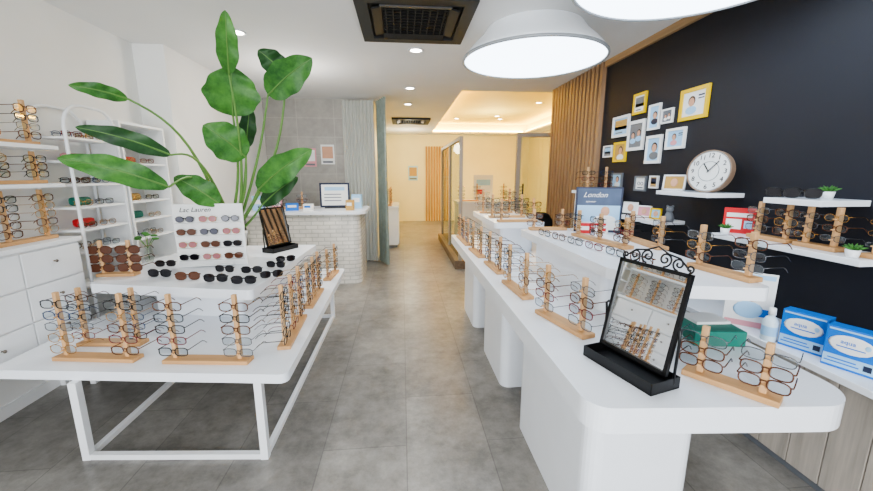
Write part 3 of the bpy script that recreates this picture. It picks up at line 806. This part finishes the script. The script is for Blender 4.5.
# ------------------------------------------------------------------ left dresser, shelves, rack
dr = thing('drawer_dresser', 'white drawer dresser with small round knobs against the left wall', 'dresser', (-2.36, 2.3, 0))
DZ = 1.08
MB().span((XL + .002, 1.9, .4), (-2.235, 2.72, DZ - .03)).build('body', WHITE, dr, world=True)
MB().span((XL + .002, 1.88, DZ - .03), (-2.215, 2.74, DZ), bev=.004).build('dresser_top', WHITE, dr, world=True)
for x in (-2.465, -2.265):
    for y in (1.93, 2.69): MB().span((x - .018, y - .018, 0), (x + .018, y + .018, .4)).build('leg', WHITE, dr, world=True)
for y0, y1 in ((1.91, 2.305), (2.315, 2.71)):
    for k in range(3):
        z0 = .415 + k * .211
        d_ = MB().span((-2.235, y0, z0), (-2.22, y1, z0 + .201), bev=.003).build('drawer', WHITE, dr, world=True)
        ym = (y0 + y1) / 2
        kb = MB().cyl((-2.22, ym, z0 + .12), (-2.208, ym, z0 + .12), .005, None, 10).ball((-2.203, ym, z0 + .12), .010, (.7, 1, 1), 10)
        me = kb.mesh('knob', HANDL, True); me.transform(root_matrix(dr).inverted())
        ko = bpy.data.objects.new('knob', me); C.objects.link(ko); ko.parent = d_
for z, lb in ((1.44, 'white wall shelf directly above the left dresser'), (1.68, 'white wall shelf, upper of the two above left dresser')):
    tag(MB().span((XL, 1.8, z - .025), (-2.24, 2.72, z), bev=.003).build('wall_shelf', LAQ), lb, 'shelf', 'white shelves above the dresser')
def ls(y0, y1, z, n, lv, h, label, desc, x=-2.345, gs=1.08):
    stand(Vector((x, y0, z)), Vector((x, y1, z)), n, lv, h, label, desc, MIX, gs)
ls(2.12, 2.68, DZ, 3, 5, .30, 'three-post wooden stand on top of the left drawer dresser', "dresser-top stand")
ls(2.12, 2.68, 1.44, 3, 3, .18, 'three-post wooden stand on the lower shelf above the dresser', "lower left-wall shelf stand")
ls(2.12, 2.68, 1.68, 3, 4, .25, 'three-post wooden stand on the upper shelf above the dresser', "upper left-wall shelf stand")
rk = thing('shelf_rack', 'tall open white shelf rack with one rounded bay against left wall', 'shelf rack', (-2.36, 3.3, 0))
RZ = [.4, .7, .95, 1.11, 1.27, 1.43, 1.59, 1.75]
YB = [(2.8, 3.26), (3.31, 3.86)]
for bi, (y0, y1) in enumerate(YB):
    for x in (-2.475, -2.25):
        r_ = .16; zt = 1.97
        if bi == 0:
            pts = [(x, y0, 0), (x, y0, zt - r_)]
            pts += [(x, y0 + r_ - r_ * math.cos(a), zt - r_ + r_ * math.sin(a)) for a in (.3, .6, .9, 1.2, 1.57)]
            pts += [(x, y1 - r_ + r_ * math.sin(a), zt - r_ + r_ * math.cos(a)) for a in (0, .35, .7, 1.0, 1.3, 1.57)]
            pts += [(x, y1, 0)]
            MB().tube(pts, .011, 8).build('arched_frame', METALW, rk, True, True)
    if bi == 1:
        for y in (y0, y1): MB().span((-2.482, y - .01, 0), (-2.245, y + .01, 1.9)).build('side_panel', WHITE, rk, world=True)
        MB().span((-2.482, y0 - .01, 1.9), (-2.245, y1 + .01, 1.92)).build('top_panel', WHITE, rk, world=True)
    e = .0 if bi == 0 else .0105
    for z in RZ: MB().span((-2.466, y0 + e, z - .014), (-2.259, y1 - e, z)).build('shelf', WHITE, rk, world=True)
rkn = ['lowest', 'second', 'third', 'fourth', 'fifth', 'sixth', 'seventh', 'top']
for i, z in enumerate(RZ):
    if i < 2: continue
    for row, xx, ys in (('front', -2.295, (2.91, 3.10, 3.43, 3.66)), ('back', -2.40, (2.96, 3.15, 3.48, 3.72))):
        for j, y in enumerate(ys):
            if row == 'back' and i in (3, 4, 6): continue
            if row == 'front' and (i * 3 + j) % 7 == 4: continue
            kd = random.choice(MIX)
            glasses(kd, (xx, y, z + .0265), PI / 2 - .2, '%s folded eyeglasses, %s row of %s shelf, white rack, %s from front' % (KINDS[kd][0], row, rkn[i], ordn[j]), 'glasses on the white rack', .98, True)
for i, y, m, cw in ((3, 3.03, RED, 'red'), (3, 3.58, TEALB, 'teal'), (4, 3.03, TEALB, 'teal'), (4, 3.58, GOLDP, 'ochre'), (6, 3.03, PINK, 'pink'), (6, 3.58, RED, 'red')):
    o = MB().box((0, 0, .03), (.15, .06, .06), bev=.018).build('glasses_case', m); o.location = (-2.415, y, RZ[i]); o.rotation_euler = (0, 0, PI / 2)
    tag(o, '%s glasses case at the back of %s rack shelf, %s bay' % (cw, rkn[i], 'rounded' if y < 3.3 else 'square'), 'case', 'glasses cases on the rack')

# ------------------------------------------------------------------ checkout counter
t = thing('checkout_counter', 'checkout counter with white tiled base in front of grey wall', 'counter', (-1.35, 5.5, 0))
MB().prism(rrect(-2.1, 5.05, -.58, 5.9, .12), 0, .97).build('tiled_base', STILE, t, world=True)
MB().prism(rrect(-2.14, 5.0, -.5, 5.94, .14), .97, 1.01).build('worktop', LAQ, t, world=True)
KZ = 1.01
mo = thing('counter_sign', 'small framed white sign standing on the checkout counter', 'sign', (-.98, 5.55, KZ), .12)
MB().box((0, .02, .008), (.3, .12, .016), bev=.003).build('base', BLK, mo)
MB().box((0, 0, .19), (.42, .02, .35), bev=.003).build('frame', NAVY, mo)
MB().box((0, -.0105, .19), (.37, .002, .3)).build('sign_sheet', PAPER, mo)
MB().box((0, -.012, .28), (.28, .002, .05)).build('printed_line', SKYB, mo)
for k in range(3): MB().box((-.03, -.012, .2 - .045 * k), (.24, .002, .012)).build('printed_line', GREYF, mo)
BX = [(-1.95, 5.25, .14, .2, SKYB, 'pale blue carton on checkout counter, left end'), (-1.72, 5.3, .12, .14, PINK, 'pink carton on the checkout counter beside pale blue one'),
      (-1.5, 5.22, .16, .1, BLUE, 'low blue carton near the middle of checkout counter'), (-.72, 5.2, .1, .14, GOLDP, 'ochre carton at the aisle corner of checkout counter'),
      (-.66, 5.5, .14, .2, SKYB, 'pale blue carton beside the framed white counter sign'),
      (-1.28, 5.2, .12, .09, PAPER, 'low white carton on checkout counter in front of framed sign')]
for x, y, w, h, m, lb in BX:
    o = thing('product_carton', lb, 'box', (x, y, KZ), random.uniform(-.3, .3), 'cartons on the checkout counter')
    MB().box((0, 0, h / 2), (w, .08, h), bev=.002).build('carton', m, o)
    MB().box((0, -.041, h * .6), (w * .7, .002, h * .3)).build('printed_area', PAPER if m is not PAPER else BLUE, o)
stand(Vector((-1.8, 5.5, KZ)), Vector((-1.4, 5.5, KZ)), 2, 3, .22, 'wooden stand on the checkout counter behind the cartons', "checkout counter stand", MIX)
def poster(x0, x1, z0, z1, y, pm, fm, label):
    r = thing('wall_poster', label, 'poster', ((x0 + x1) / 2, y, (z0 + z1) / 2), 0, 'small posters on walls')
    w, h = x1 - x0, z1 - z0
    MB().box((0, -.004, 0), (w, .008, h)).build('sheet', pm, r)
    MB().box((0, -.009, .1 * h), (w * .8, .002, h * .6)).build('printed_area', fm, r)
    MB().box((0, -.009, -.38 * h), (w * .75, .002, h * .1)).build('printed_line', GREYF, r)
poster(-1.62, -1.42, 1.62, 1.92, 6.5, PINK, PAPER, 'pink poster on the grey tiled wall, left one')
poster(-1.34, -1.12, 1.66, 1.98, 6.5, PAPER, SKIN, 'white poster on the grey tiled wall, right one')
poster(.2, .5, 1.3, 1.75, 12, SKYB, GOLDP, 'small pale blue poster on the far corridor wall')
# corridor cabinet
cb_ = thing('low_cabinet', 'white low cabinet along the corridor beyond the curtain', 'cabinet', (-.25, 8.2, 0))
MB().span((-.43, 7.6, .05), (-.1, 8.9, .82)).build('body', WHITE, cb_, world=True)
MB().span((-.43, 7.58, .82), (-.08, 8.92, .85)).build('cabinet_top', LAQ, cb_, world=True)
MB().span((-.42, 7.62, 0), (-.13, 8.88, .05)).build('plinth', GREYF, cb_, world=True)
for y0 in (7.62, 8.26):
    d_ = MB().span((-.1, y0, .08), (-.085, y0 + .62, .8)).build('door', WHITE, cb_, world=True)
stand(Vector((-.26, 7.7, .85)), Vector((-.26, 8.2, .85)), 2, 4, .34, 'wooden stand on the low corridor cabinet, nearer one', "near corridor cabinet stand", MIX)
stand(Vector((-.26, 8.3, .85)), Vector((-.26, 8.8, .85)), 2, 4, .34, 'wooden stand on the low corridor cabinet, farther one', "far corridor cabinet stand", MIX)
# glazed room contents
ct = thing('display_cabinet', 'white display cabinet inside the glazed room', 'cabinet', (1.7, 7.9, .14))
MB().span((1.15, 7.6, .14), (2.6, 8.2, .9)).build('body', LAQ, ct, world=True)
MB().span((1.12, 7.57, .9), (2.63, 8.23, .94)).build('cabinet_top', LAQ, ct, world=True)
stand(Vector((1.2, 7.75, .94)), Vector((1.6, 7.75, .94)), 2, 4, .34, 'wooden stand on the cabinet inside the glazed room, left one', "left glazed room stand", MIX)
stand(Vector((2.1, 7.75, .94)), Vector((2.5, 7.75, .94)), 2, 4, .34, 'wooden stand on the cabinet inside the glazed room, right one', "right glazed room stand", MIX)
ep = thing('display_poster', 'white poster board with red mark standing in the glazed room', 'poster', (1.75, 8.0, .94))
MB().box((0, 0, .27), (.42, .015, .54)).build('board', PAPER, ep)
MB().box((0, -.009, .38), (.3, .003, .12)).build('printed_area', SKYB, ep)
MB().box((-.08, -.009, .18), (.12, .003, .1)).build('printed_area', RED, ep)
# black chair
ch = thing('office_chair', 'black round-backed chair behind the far end of the counter', 'chair', (1.92, 4.8, 0), .2)
MB().prism(rrect(-.22, -.22, .22, .22, .1), .43, .48).build('seat', BLKM, ch)
rows = []
for z in (.55, .62, .75, .88, .95, .98):
    w = .23 * (1 if z < .8 else math.sqrt(max(.05, 1 - ((z - .8) / .19) ** 2)))
    rows.append([Vector((w * math.sin(a), .2 - .1 * (1 - math.cos(a)) * 1.2, z)) for a in [(-1.1 + 2.2 * i / 10) for i in range(11)]])
bk = MB().grid(rows).build('backrest', BLKM, ch, True)
sm = bk.modifiers.new('thick', 'SOLIDIFY'); sm.thickness = .03
for sx in (-1, 1):
    for sy in (-1, 1): MB().cyl((sx * .2, sy * .2, 0), (sx * .16, sy * .16, .43), .012, .016, 10).build('leg', BLK, ch)
    MB().cyl((sx * .15, .17, .45), (sx * .15, .16, .62), .012, None, 8).build('back_support', BLK, ch)

# ------------------------------------------------------------------ ceiling fittings
def lamp(x, y, label):
    r = thing('pendant_lamp', label, 'ceiling lamp', (x, y, CZ), 0, 'round ceiling lamps')
    zb = -.24; R0 = .60
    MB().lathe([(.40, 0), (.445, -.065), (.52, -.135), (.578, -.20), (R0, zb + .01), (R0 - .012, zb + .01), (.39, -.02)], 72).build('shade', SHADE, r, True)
    MB().lathe([(R0 - .014, zb + .012), (R0 + .004, zb + .012), (R0 + .006, zb - .006), (R0 - .012, zb - .008), (R0 - .014, zb + .012)], 72).build('rim', RIMG, r, True)
    MB().lathe([(0, zb - .045), (.24, zb - .04), (.44, zb - .022), (.55, zb - .008), (R0 - .012, zb + .002)], 72).build('diffuser', LAMP, r, True)
    return r
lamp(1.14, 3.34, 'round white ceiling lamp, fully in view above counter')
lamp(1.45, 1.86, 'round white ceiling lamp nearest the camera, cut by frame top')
def ac(cx, cy, s, label):
    r = thing('ceiling_air_conditioner', label, 'air conditioner', (cx, cy, CZ), 0, 'ceiling air conditioners')
    b = MB()
    for k in (-1, 1):
        b.box((k * .42 * s, 0, -.02), (.1 * s, .94 * s, .04)); b.box((0, k * .42 * s, -.02), (.74 * s, .1 * s, .04))
    b.build('panel', GRILL, r)
    g = MB().box((0, 0, -.008), (.74 * s, .74 * s, .012))
    for k in range(9): g.box(((-.24 + .06 * k) * s, 0, -.022), (.012 * s, .52 * s, .014))
    for k in range(9): g.box((0, (-.24 + .06 * k) * s, -.02), (.52 * s, .006 * s, .01))
    g.build('grille', BLKM, r)
    for k in (-1, 1):
        MB().box((k * .31 * s, 0, -.03), (.075 * s, .56 * s, .012), (0, k * .25, 0)).build('flap', GRILL, r)
        MB().box((0, k * .31 * s, -.03), (.56 * s, .075 * s, .012), (-k * .25, 0, 0)).build('flap', GRILL, r)
ac(.12, 3.2, .92, 'dark square ceiling air conditioner left of the round lamps')
ac(.22, 8.85, .9, 'dark square ceiling air conditioner far down the corridor')
DL = [(on_z(416, 50, CZ), 'recessed downlight just beyond the near air conditioner'), (on_z(410, 88, CZ), 'recessed downlight in the corridor, second from camera'),
      (on_z(408, 104, CZ), 'recessed downlight in the corridor, third from camera'), (on_z(237, 32, CZ), 'recessed downlight above the left riser plant'),
      (on_z(497, 116, 2.98), 'recessed downlight in ceiling recess, nearest one'), (Vector((1.5, 10.4, 2.98)), 'recessed downlight in ceiling recess, far left one'),
      (Vector((2.7, 10.4, 2.98)), 'recessed downlight in ceiling recess, far right one'), (Vector((2.9, 8.0, 2.98)), 'recessed downlight in ceiling recess, near right one')]
def spot(p, e, col, ang=2.2):
    l = bpy.data.lights.new('downlight_beam', 'SPOT'); l.energy = e; l.spot_size = ang; l.spot_blend = .8; l.shadow_soft_size = .06; l.color = col
    o = bpy.data.objects.new('downlight_beam', l); C.objects.link(o); o.location = p
for q, lb in DL:
    r = thing('downlight', lb, 'downlight', q, 0, 'recessed downlights')
    MB().lathe([(.055, 0), (.075, 0), (.075, -.012), (.055, -.008), (.055, 0)], 24).build('trim_ring', WHITE, r, True)
    MB().lathe([(0, -.004), (.056, -.004)], 24).build('lamp_disc', DOWN, r)
    rec = q.z > 2.8
    spot(q + Vector((0, 0, -.03)), 65 if rec else 70, (1, .92, .68) if rec else (1, .97, .92))

# ------------------------------------------------------------------ lights
def area(loc, rot, sx, sy, e, col):
    l = bpy.data.lights.new('area_light', 'AREA'); l.shape = 'RECTANGLE'; l.size = sx; l.size_y = sy; l.energy = e; l.color = col
    o = bpy.data.objects.new('area_light', l); C.objects.link(o); o.location = loc; o.rotation_euler = rot
area((-.2, -2.4, 1.6), (PI / 2 + .2, 0, 0), 4.4, 2.2, 220, (.92, .96, 1))
def point(loc, e, col, r=.15):
    l = bpy.data.lights.new('fill_light', 'POINT'); l.energy = e; l.color = col; l.shadow_soft_size = r
    o = bpy.data.objects.new('fill_light', l); C.objects.link(o); o.location = loc
point((2.2, 9.2, 2.3), 55, (1, .9, .58)); point((.2, 10.6, 2.2), 26, (1, .94, .76)); point((-1.2, 4.6, 2.2), 22, (1, .97, .92))  # added fill points with no fixture, brightening the rear of the shop
w = bpy.data.worlds.new('World'); SC.world = w; w.use_nodes = True
bg = w.node_tree.nodes['Background']; bg.inputs[0].default_value = (.9, .95, 1, 1); bg.inputs[1].default_value = .95

cam = bpy.data.cameras.new('Camera'); co = bpy.data.objects.new('Camera', cam); C.objects.link(co)
cam.sensor_fit = 'HORIZONTAL'; cam.sensor_width = 36; cam.lens = F / 873 * 36; cam.clip_start = .05
co.location = CAM; co.rotation_euler = (PI / 2 - TH, 0, -PS)
SC.camera = co
